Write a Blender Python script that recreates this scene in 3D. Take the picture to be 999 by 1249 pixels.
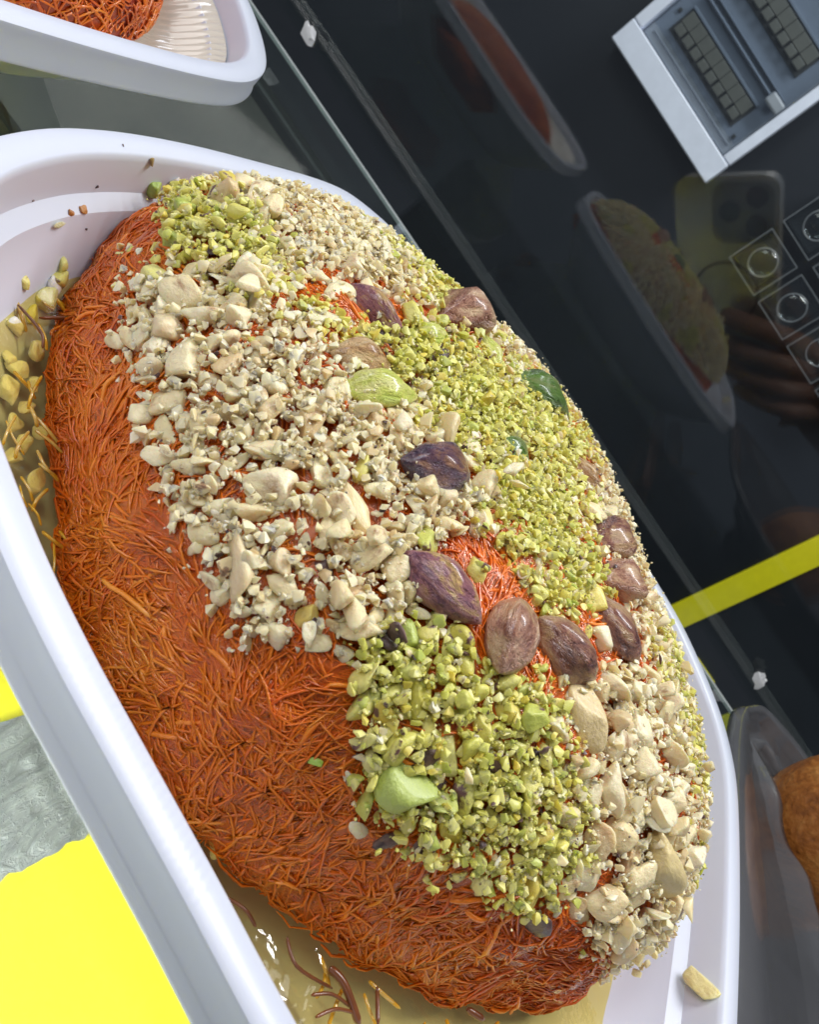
import bpy, bmesh, math, random
import numpy as np
from mathutils import Vector, Matrix, noise
from mathutils.bvhtree import BVHTree
random.seed(7); rng = np.random.default_rng(7)
for o in list(bpy.data.objects): bpy.data.objects.remove(o)
SC = bpy.context.scene; C = SC.collection

# ------------------------------------------------------------------ camera
# X runs along the shelf edge, Y towards the glass pane, Z up; shelf top is z = 0
D = 0.34; HC = 0.2866 * D; FPX = 1000.0
n_ = np.array([395, -370, 1000.]); n_ /= np.linalg.norm(n_)
r_ = np.array([.574, .819, 0.]); r_[2] = -(n_ @ r_) / n_[2]; r_ /= np.linalg.norm(r_)
u_ = np.cross(r_, n_)
MW = np.stack([r_, n_, u_])                       # world <- camera (x right, y down, z forward)
CAMP = np.array([0, 0, HC])
cd = bpy.data.cameras.new('camera'); cam = bpy.data.objects.new('camera', cd); C.objects.link(cam)
cd.sensor_fit = 'HORIZONTAL'; cd.angle = 2 * math.atan(499.5 / FPX); cd.clip_start = .0004; cd.clip_end = 20
Rm = Matrix(np.stack([MW[:, 0], -MW[:, 1], -MW[:, 2]], 1).tolist()).to_4x4()
cam.matrix_world = Matrix.Translation(CAMP.tolist()) @ Rm
SC.camera = cam
cd.dof.use_dof = True; cd.dof.focus_distance = .118; cd.dof.aperture_fstop = 85
# ------------------------------------------------------------------ light
SC.view_settings.view_transform = 'Standard'; SC.view_settings.look = 'None'
SC.view_settings.exposure = 0; SC.view_settings.gamma = 1
W = bpy.data.worlds.new('World'); SC.world = W; W.use_nodes = True
W.node_tree.nodes['Background'].inputs[0].default_value = (.72, .80, 1, 1)
W.node_tree.nodes['Background'].inputs[1].default_value = .16
def area(name, loc, target, sx, sy, power, col):
    l = bpy.data.lights.new(name, 'AREA'); l.shape = 'RECTANGLE'; l.size = sx; l.size_y = sy; l.energy = power; l.color = col
    o = bpy.data.objects.new(name, l); C.objects.link(o); o.location = loc
    o.rotation_euler = (Vector(target) - Vector(loc)).to_track_quat('-Z', 'Y').to_euler()
    return o
area('ceiling_lamp', (.10, .42, .85), (.02, .12, 0), .42, .60, 3.7, (1, .94, .86))
area('ceiling_lamp', (-.55, -.05, .8), (.02, .12, 0), .35, .2, 2.0, (.80, .87, 1))
area('shop_fill', (-.85, -.75, .95), (.02, .1, 0), 1.0, .8, 8.5, (1, .97, .95))  # unseen fill light added behind the camera to brighten the near tray skirt
area('under_shelf_light', (.02, .005, -.06), (.02, .040, .033), .12, .02, .045, (1, .97, .92)).data.spread = math.radians(85)  # second unseen fill, added from below for the same tray skirt
area('under_shelf_light', (.04, .035, -.0125), (.03, .11, -.10), .20, .012, .21, (1, .98, .94)).data.spread = math.radians(95)
area('ceiling_lamp', (.10, .60, 1.2), (.1, 1.1, .0), .9, .15, 18.0, (.93, .95, 1))

# ------------------------------------------------------------------ pixel helpers
def ray(px, py): return MW @ np.array([px - 499.5, py - 624.5, FPX])
def onz(px, py, z): d = ray(px, py); return CAMP + d * ((z - HC) / d[2])
def ony(px, py, y): d = ray(px, py); return CAMP + d * (y / d[1])
def proj(P):
    c = (np.asarray(P) - CAMP) @ MW
    return np.stack([499.5 + FPX * c[..., 0] / c[..., 2], 624.5 + FPX * c[..., 1] / c[..., 2]], -1)

# ------------------------------------------------------------------ object helpers
def tag(o, label=None, cat=None, group=None, kind=None):
    if label: o['label'] = label
    if cat: o['category'] = cat
    if group: o['group'] = group
    if kind: o['kind'] = kind
    return o
def link(name, me, mat=None, parent=None):
    o = bpy.data.objects.new(name, me); C.objects.link(o)
    if mat is not None and me is not None and len(me.materials) == 0: me.materials.append(mat)
    if parent is not None: o.parent = parent
    return o
def pmesh(name, v, f, smooth=True):
    me = bpy.data.meshes.new(name); me.from_pydata([tuple(map(float, p)) for p in v], [], f); me.update()
    if smooth: me.polygons.foreach_set('use_smooth', [True] * len(me.polygons))
    return me
def empty(name, loc=(0, 0, 0)):
    o = bpy.data.objects.new(name, None); C.objects.link(o); o.location = loc; o.empty_display_size = .01; return o
def box_mesh(name, lo, hi, bev=0, seg=2):
    bm = bmesh.new(); bmesh.ops.create_cube(bm, size=1)
    for v in bm.verts: v.co = Vector([(lo[i] + hi[i]) / 2 + v.co[i] * (hi[i] - lo[i]) for i in range(3)])
    if bev: bmesh.ops.bevel(bm, geom=bm.edges[:], offset=bev, segments=seg, affect='EDGES', profile=.5)
    me = bpy.data.meshes.new(name); bm.to_mesh(me); bm.free(); return me
def loft(rings, cap0=True, cap1=True):
    k = len(rings[0]); v = [p for r in rings for p in r]; f = []
    for i in range(len(rings) - 1):
        for j in range(k): f.append((i*k+j, i*k+(j+1) % k, (i+1)*k+(j+1) % k, (i+1)*k+j))
    if cap0: f.append(tuple(range(k))[::-1])
    if cap1: f.append(tuple((len(rings)-1)*k + j for j in range(k)))
    return v, f

# ------------------------------------------------------------------ material helpers
class NT:
    def __init__(s, name):
        s.m = bpy.data.materials.new(name); s.m.use_nodes = True; s.t = s.m.node_tree; s.t.nodes.clear()
        s.out = s.n('ShaderNodeOutputMaterial')
    def n(s, typ, **kw):
        x = s.t.nodes.new(typ)
        for k, v in kw.items(): setattr(x, k, v)
        return x
    def l(s, a, b): s.t.links.new(a, b)
    def ramp(s, fac, stops, interp='LINEAR'):
        r = s.n('ShaderNodeValToRGB'); r.color_ramp.interpolation = interp; e = r.color_ramp.elements
        while len(e) < len(stops): e.new(.5)
        for i, (p, c) in enumerate(stops): e[i].position = p; e[i].color = (*c, 1) if len(c) == 3 else c
        s.l(fac, r.inputs[0]); return r.outputs[0]
    def noise(s, vec, scale, detail=3, rough=.5, dist=0):
        x = s.n('ShaderNodeTexNoise'); x.inputs['Scale'].default_value = scale; x.inputs['Detail'].default_value = detail
        x.inputs['Roughness'].default_value = rough; x.inputs['Distortion'].default_value = dist
        if vec is not None: s.l(vec, x.inputs['Vector'])
        return x.outputs['Fac']
    def coord(s, kind='Object', scale=None, off=None):
        c = s.n('ShaderNodeTexCoord').outputs[kind]
        if off is not None:
            a = s.n('ShaderNodeVectorMath', operation='ADD'); s.l(c, a.inputs[0]); s.l(off, a.inputs[1]); c = a.outputs[0]
        if scale is not None:
            m = s.n('ShaderNodeMapping'); m.inputs['Scale'].default_value = scale; s.l(c, m.inputs[0]); c = m.outputs[0]
        return c
    def mix(s, fac, a, b):
        x = s.n('ShaderNodeMix', data_type='RGBA')
        for val, sock in ((fac, x.inputs[0]), (a, x.inputs[6]), (b, x.inputs[7])):
            if isinstance(val, tuple): sock.default_value = (*val, 1)
            elif isinstance(val, (int, float)): sock.default_value = val
            else: s.l(val, sock)
        return x.outputs[2]
    def math(s, op, a, b=0.):
        x = s.n('ShaderNodeMath', operation=op)
        for i, v in enumerate((a, b)):
            if isinstance(v, (int, float)): x.inputs[i].default_value = v
            else: s.l(v, x.inputs[i])
        return x.outputs[0]
    def bump(s, h, strength, dist):
        b = s.n('ShaderNodeBump'); b.inputs['Strength'].default_value = strength; b.inputs['Distance'].default_value = dist
        s.l(h, b.inputs['Height']); return b.outputs[0]
    def bsdf(s, col, rough=.5, nrm=None, sss=0, rad=(.002, .001, .0005), coat=0, coat_r=.1, spec=.5, metal=0, **kw):
        b = s.n('ShaderNodeBsdfPrincipled')
        if isinstance(col, tuple): b.inputs['Base Color'].default_value = (*col, 1)
        else: s.l(col, b.inputs['Base Color'])
        if isinstance(rough, (int, float)): b.inputs['Roughness'].default_value = rough
        else: s.l(rough, b.inputs['Roughness'])
        if nrm is not None: s.l(nrm, b.inputs['Normal'])
        b.inputs['Subsurface Weight'].default_value = sss; b.inputs['Subsurface Radius'].default_value = rad
        b.inputs['Subsurface Scale'].default_value = 1
        b.inputs['Coat Weight'].default_value = coat; b.inputs['Coat Roughness'].default_value = coat_r
        b.inputs['Specular IOR Level'].default_value = spec; b.inputs['Metallic'].default_value = metal
        for k, v in kw.items(): b.inputs[k].default_value = v
        s.l(b.outputs[0], s.out.inputs[0]); return b
    def thin(s, tint, ior=1.5, rough=0., nrm=None, gl=(1, 1, 1)):
        t = s.n('ShaderNodeBsdfTransparent'); t.inputs[0].default_value = (*tint, 1)
        g = s.n('ShaderNodeBsdfGlossy'); g.inputs[0].default_value = (*gl, 1); g.inputs['Roughness'].default_value = rough
        fr = s.n('ShaderNodeFresnel'); bk = s.n('ShaderNodeNewGeometry').outputs['Backfacing']   # same reflectance from both sides: thin sheet, no total reflection
        s.l(s.math('ADD', s.math('MULTIPLY', bk, 1 / ior - ior), ior), fr.inputs[0])
        if nrm is not None: s.l(nrm, g.inputs['Normal']); s.l(nrm, fr.inputs['Normal'])
        m = s.n('ShaderNodeMixShader'); s.l(fr.outputs[0], m.inputs[0]); s.l(t.outputs[0], m.inputs[1]); s.l(g.outputs[0], m.inputs[2])
        s.l(m.outputs[0], s.out.inputs[0]); return m
def plain(name, col, rough=.5, **kw):
    a = NT(name); c = a.coord(); f = a.noise(c, 60, 4, .6)
    col2 = a.mix(f, tuple(x * .85 for x in col), tuple(min(1, x * 1.12) for x in col)); a.bsdf(col2, rough, **kw); return a.m

def seedvec(a):      # per-object offset so that copies never show the same pattern
    oi = a.n('ShaderNodeObjectInfo').outputs['Random']
    k = a.math('MULTIPLY', oi, 37.); x = a.n('ShaderNodeCombineXYZ')
    a.l(k, x.inputs[0]); a.l(a.math('MULTIPLY', oi, 91.), x.inputs[1]); return oi, x.outputs[0]
def rnd(a):          # random per individual or per crumb
    oi, off = seedvec(a)
    at = a.n('ShaderNodeAttribute', attribute_name='tint').outputs['Fac']
    return a.math('FRACT', a.math('ADD', a.math('MULTIPLY', oi, 7.31), at)), off

# white thermoformed plastic
a = NT('white_plastic'); c = a.coord(); col = a.mix(a.noise(c, 35, 4), (.62, .65, .76), (.67, .70, .80))
wv = a.n('ShaderNodeTexWave', wave_type='BANDS', bands_direction='X'); wv.inputs['Scale'].default_value = 330; wv.inputs['Distortion'].default_value = 1.2
wv.inputs['Detail'].default_value = 2; a.l(c, wv.inputs['Vector'])
sx = a.n('ShaderNodeSeparateXYZ'); a.l(c, sx.inputs[0])
near = a.math('MULTIPLY', a.math('LESS_THAN', sx.outputs[1], .056), a.math('GREATER_THAN', sx.outputs[2], .0358)); rib = a.math('MULTIPLY', wv.outputs['Fac'], near)
rib = a.math('MULTIPLY', rib, a.math('MULTIPLY', a.math('GREATER_THAN', sx.outputs[0], -.002), a.math('LESS_THAN', sx.outputs[0], .022)))
h = a.math('ADD', a.math('MULTIPLY', rib, .45), a.noise(c, 90, 3))
a.bsdf(col, .33, a.bump(h, .12, .0005), sss=.15, rad=(.003, .003, .004), coat=.2, coat_r=.2); WHITE = a.m

a = NT('glass_clear'); a.thin((.92, .95, .94), 1.54, .03); PANE = a.m
a = NT('shelf_glass'); a.thin((.86, .91, .89), 1.6, rough=.01); SHELF = a.m
a = NT('shelf_edge'); c = a.coord(); col = a.mix(a.noise(c, 25, 3), (.50, .55, .54), (.74, .78, .77)); a.bsdf(col, .25, coat=.5); EDGE = a.m

# black wall cladding far behind the pane
a = NT('dark_wall'); c = a.coord(); f = a.noise(c, 3.2, 5, .55)
col = a.ramp(f, [(.3, (.006, .008, .012)), (.7, (.016, .019, .024))]); a.bsdf(col, .38, a.bump(a.noise(c, 40, 3), .1, .002), spec=.35); WALL = a.m
a = NT('dark_deck'); c = a.coord(); f = a.noise(c, 9, 5, .6); col = a.ramp(f, [(.3, (.06, .06, .055)), (.7, (.13, .122, .105))]); a.bsdf(col, .6); DECK = a.m

# amber syrup
a = NT('syrup'); c = a.coord(); nrm = a.bump(a.math('ADD', a.noise(c, 140, 3, .5, .4), a.math('MULTIPLY', a.noise(c, 420, 2), .12)), .45, .0014); a.thin((1, .91, .50), 1.45, .03, nrm); SYRUP = a.m

# pastry body + strands
def pastry(name, stops, rad, rough, sw=.6):
    a = NT(name); c = a.coord()
    f = a.noise(c, 55, 4, .6); at = a.n('ShaderNodeAttribute', attribute_name='tint').outputs['Fac']
    big = a.math('MULTIPLY', a.math('SUBTRACT', a.noise(c, 22, 3, .55), .5), .75)
    f = a.math('ADD', a.math('ADD', a.math('MULTIPLY', f, .75), big), a.math('MULTIPLY', a.math('SUBTRACT', at, .35), .75))
    col = a.ramp(f, stops)
    fine = a.noise(c, 1500, 3, .6)
    a.bsdf(col, rough, a.bump(a.noise(c, 700, 4, .65), .5, .0006), sss=sw, rad=rad, coat=.5, coat_r=.1, spec=.35); return a.m
ST = [(.05, (.26, .018, .002)), (.35, (.66, .105, .005)), (.6, (.82, .20, .009)), (.85, (.88, .33, .035)), (1., (.90, .48, .13))]
BODY = pastry('syrup_soaked_pastry', ST, (.004, .0014, .0004), .35)
STRAND = pastry('pastry_strand', ST, (.0009, .0005, .0002), .30, .2)

def nutmat(name, stops, skin, sk0, sk1, sc, rad, rough=.36, coat=.3):
    a = NT(name); r, off = rnd(a); c = a.coord(off=off)
    base = a.ramp(r, stops)
    v = a.noise(c, 2.2 * sc, 4, .6); base = a.mix(a.math('MULTIPLY', v, .55), base, tuple(min(1, x * 1.25 + .06) for x in stops[0][1]))
    m = a.ramp(a.noise(c, 1.25 * sc, 5, .62, .3), [(sk0, (0, 0, 0)), (sk1, (1, 1, 1))])
    sp = a.ramp(a.noise(c, 6 * sc, 2, .5), [(.68, (0, 0, 0)), (.73, (1, 1, 1))])
    col = a.mix(m, base, skin); col = a.mix(a.math('MULTIPLY', sp, .25), col, tuple(x * .8 for x in skin))
    hgt = a.math('ADD', a.noise(c, 5 * sc, 5, .65), a.math('MULTIPLY', a.noise(c, 1.8 * sc, 3), 1.3))
    a.bsdf(col, rough, a.bump(hgt, .26, .06 / sc if sc < 50 else .0003), sss=.6, rad=rad, coat=coat, coat_r=.22); return a.m
CS = [(0, (.81, .68, .41)), (.3, (.85, .75, .52)), (.5, (.75, .58, .30)), (.68, (.83, .70, .42)), (.8, (.60, .39, .18)), (.88, (.80, .69, .47)), (1, (.86, .78, .60))]
GS = [(0, (.66, .62, .13)), (.2, (.77, .69, .24)), (.38, (.40, .47, .07)), (.5, (.82, .74, .36)), (.64, (.56, .58, .10)), (.76, (.72, .64, .18)), (.86, (.74, .50, .06)), (.93, (.26, .38, .05)), (1, (.70, .66, .30))]
CREAM = nutmat('cream_nut', CS, (.42, .24, .11), .58, .70, 1, (.0012, .0008, .0004))
GREEN = nutmat('chopped_pistachio', GS, (.16, .07, .07), .585, .64, 1, (.0008, .0009, .0003))
CREAM_S = nutmat('cream_crumb', CS, (.30, .17, .10), .60, .70, 420, (.0010, .0008, .0004), .42, .15)
GREEN_S = nutmat('pistachio_crumb', GS, (.12, .055, .06), .62, .68, 420, (.0008, .0008, .0003), .42, .15)
SKIN = nutmat('nut_skin', [(0, (.05, .024, .028)), (.5, (.13, .065, .05)), (1, (.24, .14, .09))], (.04, .02, .025), .5, .6, 1, (.0003, .0002, .0002), .4, .3)

# whole kernels: skin colours a/b/c streaked along the kernel
def kernel_mat(name, c1, c2, c3, t=(.40, .5, .60), rough=.30):
    a = NT(name); r, off = seedvec(a); c = a.coord(off=off); c2v = a.coord(scale=(1.1, 3.2, 3.2))
    ad = a.n('ShaderNodeVectorMath', operation='ADD'); a.l(c2v, ad.inputs[0]); a.l(off, ad.inputs[1])
    s = a.noise(ad.outputs[0], 1.6, 6, .65, .6)
    col = a.ramp(s, [(t[0], c1), (t[1], c2), (t[2], c3)])
    vein = a.ramp(a.noise(ad.outputs[0], 4.5, 4, .6, 1.2), [(.46, (0, 0, 0)), (.5, (1, 1, 1)), (.54, (0, 0, 0))])
    col = a.mix(a.math('MULTIPLY', vein, .45), col, tuple(min(1, x * 1.7 + .06) for x in c2))
    h = a.math('ADD', a.noise(ad.outputs[0], 3.2, 5, .6, .8), a.math('MULTIPLY', vein, .25))
    a.bsdf(col, rough, a.bump(h, .5, .06), sss=.1, rad=(.0008, .0005, .0004), coat=.5, coat_r=.14); return a.m
K_PURPLE = kernel_mat('purple_kernel', (.13, .035, .085), (.33, .13, .15), (.56, .36, .13))
K_DARK = kernel_mat('dark_kernel', (.04, .02, .05), (.11, .045, .07), (.30, .15, .08))
K_PINK = kernel_mat('pink_brown_kernel', (.25, .10, .07), (.46, .24, .155), (.68, .47, .29))
K_MIX = kernel_mat('mottled_kernel', (.10, .033, .034), (.29, .125, .085), (.52, .33, .17))
K_GREEN = kernel_mat('green_kernel', (.50, .60, .07), (.68, .72, .14), (.78, .76, .28), rough=.45)
K_DKGREEN = kernel_mat('dark_green_kernel', (.04, .09, .015), (.10, .20, .025), (.20, .24, .08))
K_TAN = kernel_mat('tan_kernel', (.36, .18, .08), (.58, .36, .16), (.70, .52, .29))

# ------------------------------------------------------------------ setting
wall = link('wall', box_mesh('wall', (-2.2, 1.1, -.9), (2.4, 1.14, 1.6)), WALL); tag(wall, kind='structure')
deck = link('floor', box_mesh('floor', (-1.6, -.5, -.34), (1.8, 1.098, -.32)), DECK); tag(deck, kind='structure')

# ------------------------------------------------------------------ glass pane and glass shelf
pane = link('glass_screen', box_mesh('glass_screen', (-.9, D, -.30), (1.0, D + .005, .55), .0008, 1), PANE)
tag(pane, 'clear upright glass screen mirroring the trays in front of the dark wall', 'glass screen')
sh = empty('glass_shelf', (0, 0, 0)); tag(sh, 'clear glass shelf with pale polished edge under the trays', 'shelf')
EDG = .3160
link('shelf_slab', box_mesh('shelf_slab', (-.6, -.12, -.008), (.6, EDG - .0055, 0)), SHELF, sh)
v, f = loft([[(x, EDG - .0052, 0.), (x, EDG - .0004, -.0008), (x, EDG, -.0014), (x, EDG - .0012, -.0020), (x, EDG - .0052, -.0012)] for x in (-.6, .6)])
link('polished_edge', pmesh('polished_edge', v, f, False), EDGE, sh)

# ------------------------------------------------------------------ yellow card below the shelf
YCARD = plain('yellow_card', (.95, .80, .008), .6)
a = NT('silver_foil'); c = a.coord(scale=(1, .22, 1)); f1 = a.ramp(a.noise(c, 240, 5, .65, .8), [(.3, (0, 0, 0)), (.7, (1, 1, 1))]); cc = a.coord()
gl = a.ramp(a.noise(cc, 900, 2), [(.62, (0, 0, 0)), (.7, (1, 1, 1))])
a.bsdf(a.mix(f1, (.26, .265, .27), (.52, .53, .53)), .33, a.bump(a.math('ADD', f1, a.math('MULTIPLY', gl, .3)), .7, .002), metal=.4); FOIL = a.m
yp = empty('yellow_card', (.05, .11, -.10)); tag(yp, 'bright yellow card with a silver foil band lying below the glass shelf', 'card')
def prism(name, pts, z0, z1, mat, parent, off=(.05, .11, -.10)):
    k = len(pts); v = [(x - off[0], y - off[1], z0 - off[2]) for x, y in pts] + [(x - off[0], y - off[1], z1 - off[2]) for x, y in pts]
    f = [tuple(range(k))[::-1], tuple(range(k, 2 * k))] + [(i, (i+1) % k, k + (i+1) % k, k + i) for i in range(k)]
    return link(name, pmesh(name, v, f, False), mat, parent)
prism('card_sheet', [(-.12, .05), (.20, .05), (.20, .150), (-.12, .150)], -.104, -.1, YCARD, yp)
prism('reflection_block', [(-.12, .1505), (.20, .1505), (.20, .1545), (-.12, .1545)], -.104, -.0095, DECK, yp)  # added board that keeps the card's mirror image out of the pane
g = 60; gv = []; gf = []
for i in range(g + 1):
    for j in range(g + 1):
        y = .06 + .089 * j / g; t = (y - .1046) / .025; x0 = -.0060 + t * .0070 + .0012 * noise.noise(Vector((y * 220, 0, 0))); x1 = .0296 + t * .0066 + .0016 * noise.noise(Vector((y * 260, 7, 0)))
        x = x0 + (x1 - x0) * i / g; gv.append((x - .05, y - .11, .0022 + .0010 * noise.noise(Vector((x * 50, y * 260, 2))) + .0006 * noise.noise(Vector((x * 200, y * 400, 5)))))
for i in range(g):
    for j in range(g): q = i * (g + 1) + j; gf.append((q, q + g + 1, q + g + 2, q + 1))
link('foil_band', pmesh('foil_band', gv, gf), FOIL, yp)

# ------------------------------------------------------------------ things on the far wall
YEL = plain('yellow_paint', (.82, .74, .01), .45)
def strip(x0, x1, z0, z1, label, group=None):
    o = link('yellow_strip', box_mesh('yellow_strip', (x0, 1.093, z0), (x1, 1.0985, z1), .001, 1), YEL); tag(o, label, 'strip', group); return o
strip(.404, .441, -.31, .75, 'long yellow strip running up the dark wall')
strip(.49, .535, -.31, -.243, 'short yellow strip low on the wall beside the long strip')
strip(.585, .622, -.31, -.240, 'short yellow strip low on the wall between two others')
strip(.655, .70, -.31, -.236, 'short yellow strip low on the wall, farthest from the long strip')

BW = plain('white_box_plastic', (.74, .77, .88), .4); BG = plain('grey_box_plastic', (.27, .295, .33), .5); BD = plain('slot_dark', (.06, .055, .045), .6)
BT = plain('breaker_tan', (.20, .18, .13), .5)
a = NT('smoked_cover'); a.thin((.84, .87, .91), 1.45, .06); SMOKE = a.m
bb = empty('breaker_box', (-.138, 1.1, .085)); tag(bb, 'white framed electrical breaker box with smoky cover on the dark wall', 'breaker box')
def bpart(name, x0, x1, z0, z1, y0, y1, mat, parent=bb, bev=.0015):
    me = box_mesh(name, (x0 + .138, y0 - 1.1, z0 - .085), (x1 + .138, y1 - 1.1, z1 - .085), bev); o = link(name, me, mat, parent)
    return o
X0, X1, Z0, Z1 = -.2345, -.042, .087, .33
bpart('frame_rail', X0, X1, Z0, Z0 + .029, 1.058, 1.098, BW); bpart('frame_rail', X0, X1, Z1 - .03, Z1, 1.058, 1.098, BW)
bpart('frame_stile', X0, X0 + .0135, Z0 + .0295, Z1 - .0305, 1.0585, 1.098, BW); bpart('frame_stile', X1 - .0125, X1, Z0 + .0295, Z1 - .0305, 1.0585, 1.098, BW)
bpart('back_panel', X0 + .0145, X1 - .0135, Z0 + .03, Z1 - .031, 1.074, 1.097, BG)
for z0 in (.139, .214):
    s = bpart('breaker_slot', -.203, -.076, z0, z0 + .030, 1.0722, 1.0738, BD, bev=.0004)
    bpart('slot_lip', -.2035, -.0755, z0 + .0302, z0 + .0335, 1.069, 1.0738, BG, bev=.0006)
    for k in range(8):
        x = -.199 + k * .0152
        bpart('breaker', x, x + .0122, z0 + .004, z0 + .013, 1.066, 1.0720, BT, bev=.0008)
        bpart('breaker_body', x - .0012, x + .0135, z0 + .014, z0 + .0285, 1.0690, 1.0720, BT, bev=.0006)
bpart('cover_ridge', X0 + .03, X1 - .02, .1845, .1875, 1.0665, 1.0738, BG); bpart('cover_ridge', X0 + .03, X1 - .02, .1925, .1945, 1.0665, 1.0738, BG)
bpart('cover_ridge', X0 + .022, X1 - .02, .1265, .1278, 1.0705, 1.0738, BG, bev=.0004)
bpart('latch', -.078, -.056, .178, .192, 1.060, 1.0645, BG, bev=.003)
for x, z in ((-.2105, .158), (-.0655, .136)): bpart('screw', x - .0022, x + .0022, z - .0022, z + .0022, 1.0715, 1.0738, BD, bev=.0008)
bpart('smoked_cover', X0 + .016, X1 - .015, .131, Z1 - .033, 1.0610, 1.0626, SMOKE, bev=.0004)

# clear socket covers: square shell with a raised ring dome
a = NT('clear_plastic'); a.thin((.80, .83, .84), 1.55, .05); CLEAR = a.m
a = NT('clear_edge'); a.bsdf((.16, .17, .18), .15, coat=.8, spec=.9); CEDGE = a.m
def frame_ring(s0, s1, y0, y1):
    rings = []
    for s, y in ((s0, y0), (s0, y1), (s1, y1), (s1, y0)): rings.append([(-s, y, -s), (s, y, -s), (s, y, s), (-s, y, s)])
    rings.append(rings[0]); return loft(rings, False, False)
def torus(R, r, y, K=40, k=8):
    v = []; f = []
    for i in range(K):
        t = 2 * math.pi * i / K
        for j in range(k):
            p = 2 * math.pi * j / k; q = R + r * math.cos(p); v.append((q * math.cos(t), y + r * math.sin(p), q * math.sin(t)))
    for i in range(K):
        for j in range(k): f.append((i*k+j, i*k+(j+1) % k, ((i+1) % K)*k+(j+1) % k, ((i+1) % K)*k+j))
    return v, f
m_shell = box_mesh('cover_shell', (-.0262, -.030, -.0262), (.0262, -.0285, .0262), .0006, 1)
m_rim = pmesh('cover_rim', *frame_ring(.0268, .0258, -.004, -.0305), False)
m_ring = pmesh('cover_ring', *torus(.0158, .0008, -.032)); bmd = bmesh.new()
bmesh.ops.create_uvsphere(bmd, u_segments=24, v_segments=12, radius=.0155)
for v in bmd.verts: v.co = Vector((v.co.x, -.0315 + v.co.z * .25, v.co.y))
m_dome = bpy.data.meshes.new('cover_dome'); bmd.to_mesh(m_dome); bmd.free(); m_dome.polygons.foreach_set('use_smooth', [True] * len(m_dome.polygons))
SOCK = plain('socket_grey', (.05, .055, .06), .4); m_sock = box_mesh('socket_plate', (-.022, -.008, -.022), (.022, 0, .022), .002)
for i in range(4):
    for j in range(2):
        e = empty('socket_cover', (.0705 + i * .0625, 1.098, .093 + j * .066)); 
        tag(e, 'clear square plastic socket cover with round raised ring on the wall', 'socket cover', 'clear socket covers on the dark wall')
        link('cover_shell', m_shell, CLEAR, e); link('cover_rim', m_rim, CEDGE, e); link('ring', m_ring, CEDGE, e); link('dome', m_dome, CLEAR, e); link('socket_plate', m_sock, SOCK, e)

SPOT_WHITE = plain('spot_white', (.9, .9, .9), .5)  # small jagged white spots on the front of the glass
def glass_spot(px, py, s, label, y=D - .0012):
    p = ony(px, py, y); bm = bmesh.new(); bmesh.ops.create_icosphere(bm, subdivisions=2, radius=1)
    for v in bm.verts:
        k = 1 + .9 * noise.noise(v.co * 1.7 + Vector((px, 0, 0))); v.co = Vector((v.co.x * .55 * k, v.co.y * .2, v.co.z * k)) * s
    me = bpy.data.meshes.new('white_spot'); bm.to_mesh(me); bm.free(); o = link('white_spot', me, SPOT_WHITE); o.location = p; o.rotation_euler = (0, -.9, 0)
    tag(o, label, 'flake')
glass_spot(376, 41, .0042, 'small white spot on the glass beside the other tray')
glass_spot(927, 829, .0042, 'small white spot on the glass below the yellow strip')

# ------------------------------------------------------------------ white trays
CTRL = [(-.059, .090), (-.0605, .105), (-.0600, .122), (-.058, .1411), (-.0540, .1690), (-.0488, .1810), (-.037, .1908), (-.012, .199), (.025, .2040), (.055, .2052),
        (.0755, .2034), (.0877, .1975), (.0990, .1874), (.1050, .175), (.1072, .1600), (.1074, .1325), (.1062, .1057), (.1040, .083), (.097, .061), (.084, .0455),
        (.066, .0385), (.045, .0392), (.0335, .0406), (.0219, .0427), (.0067, .0452), (-.0021, .0467), (-.0132, .0493), (-.028, .0543), (-.043, .061), (-.054, .0745)]
def catmull(P, per=8):
    P = np.array(P); n = len(P); out = []
    for i in range(n):
        p0, p1, p2, p3 = P[i-1], P[i], P[(i+1) % n], P[(i+2) % n]
        for k in range(per):
            t = k / per; out.append(.5 * ((2*p1) + (-p0+p2)*t + (2*p0-5*p1+4*p2-p3)*t*t + (-p0+3*p1-3*p2+p3)*t**3))
    return np.array(out)
OUT = catmull(CTRL); TC = np.array([.023, .1225])
for _ in range(3): OUT = (np.roll(OUT, 1, 0) + 2 * OUT + np.roll(OUT, -1, 0)) / 4
def tray_ring(d): return TC + (OUT - TC) * (1 - d / .082)
PROF = [(.050, .0145), (.030, .0145), (.0235, .0150), (.0180, .0170), (.0125, .0215), (.0088, .0270), (.0080, .0288), (.0066, .0294), (.0056, .0300), (.0045, .0352), (.0042, .0361), (.0038, .0364),
        (.0022, .03645), (.0006, .0364), (.0001, .0361), (0, .0355), (-.0001, .0318), (-.0006, .0308), (-.0006, .0303), (.0000, .0300), (.0006, .0312), (.0010, .0345), (.0030, .0350), (.0036, .0345),
        (.0046, .0290), (.0062, .0282), (.0075, .0262), (.0118, .0195), (.0180, .0130), (.0240, .0062), (.0290, .0024), (.034, .0010), (.050, .0010)]
rings = [[(x, y, z) for x, y in tray_ring(d)] for d, z in PROF]
v, f = loft(rings); TRAYM = pmesh('plastic_tray', v, f); TRAYM.set_sharp_from_angle(angle=math.radians(42))
tray = link('plastic_tray', TRAYM, WHITE)
tag(tray, 'white plastic tray holding the nut covered orange pastry in syrup', 'tray')
TB = BVHTree.FromPolygons([tuple(p) for p in v], f)
t2 = link('plastic_tray', TRAYM.copy(), WHITE); t2.location = (-.1835, -.0075, 0)
tag(t2, 'white plastic tray with ribbed floor and a plain pastry piece, beside the nutty one', 'tray')
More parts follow.
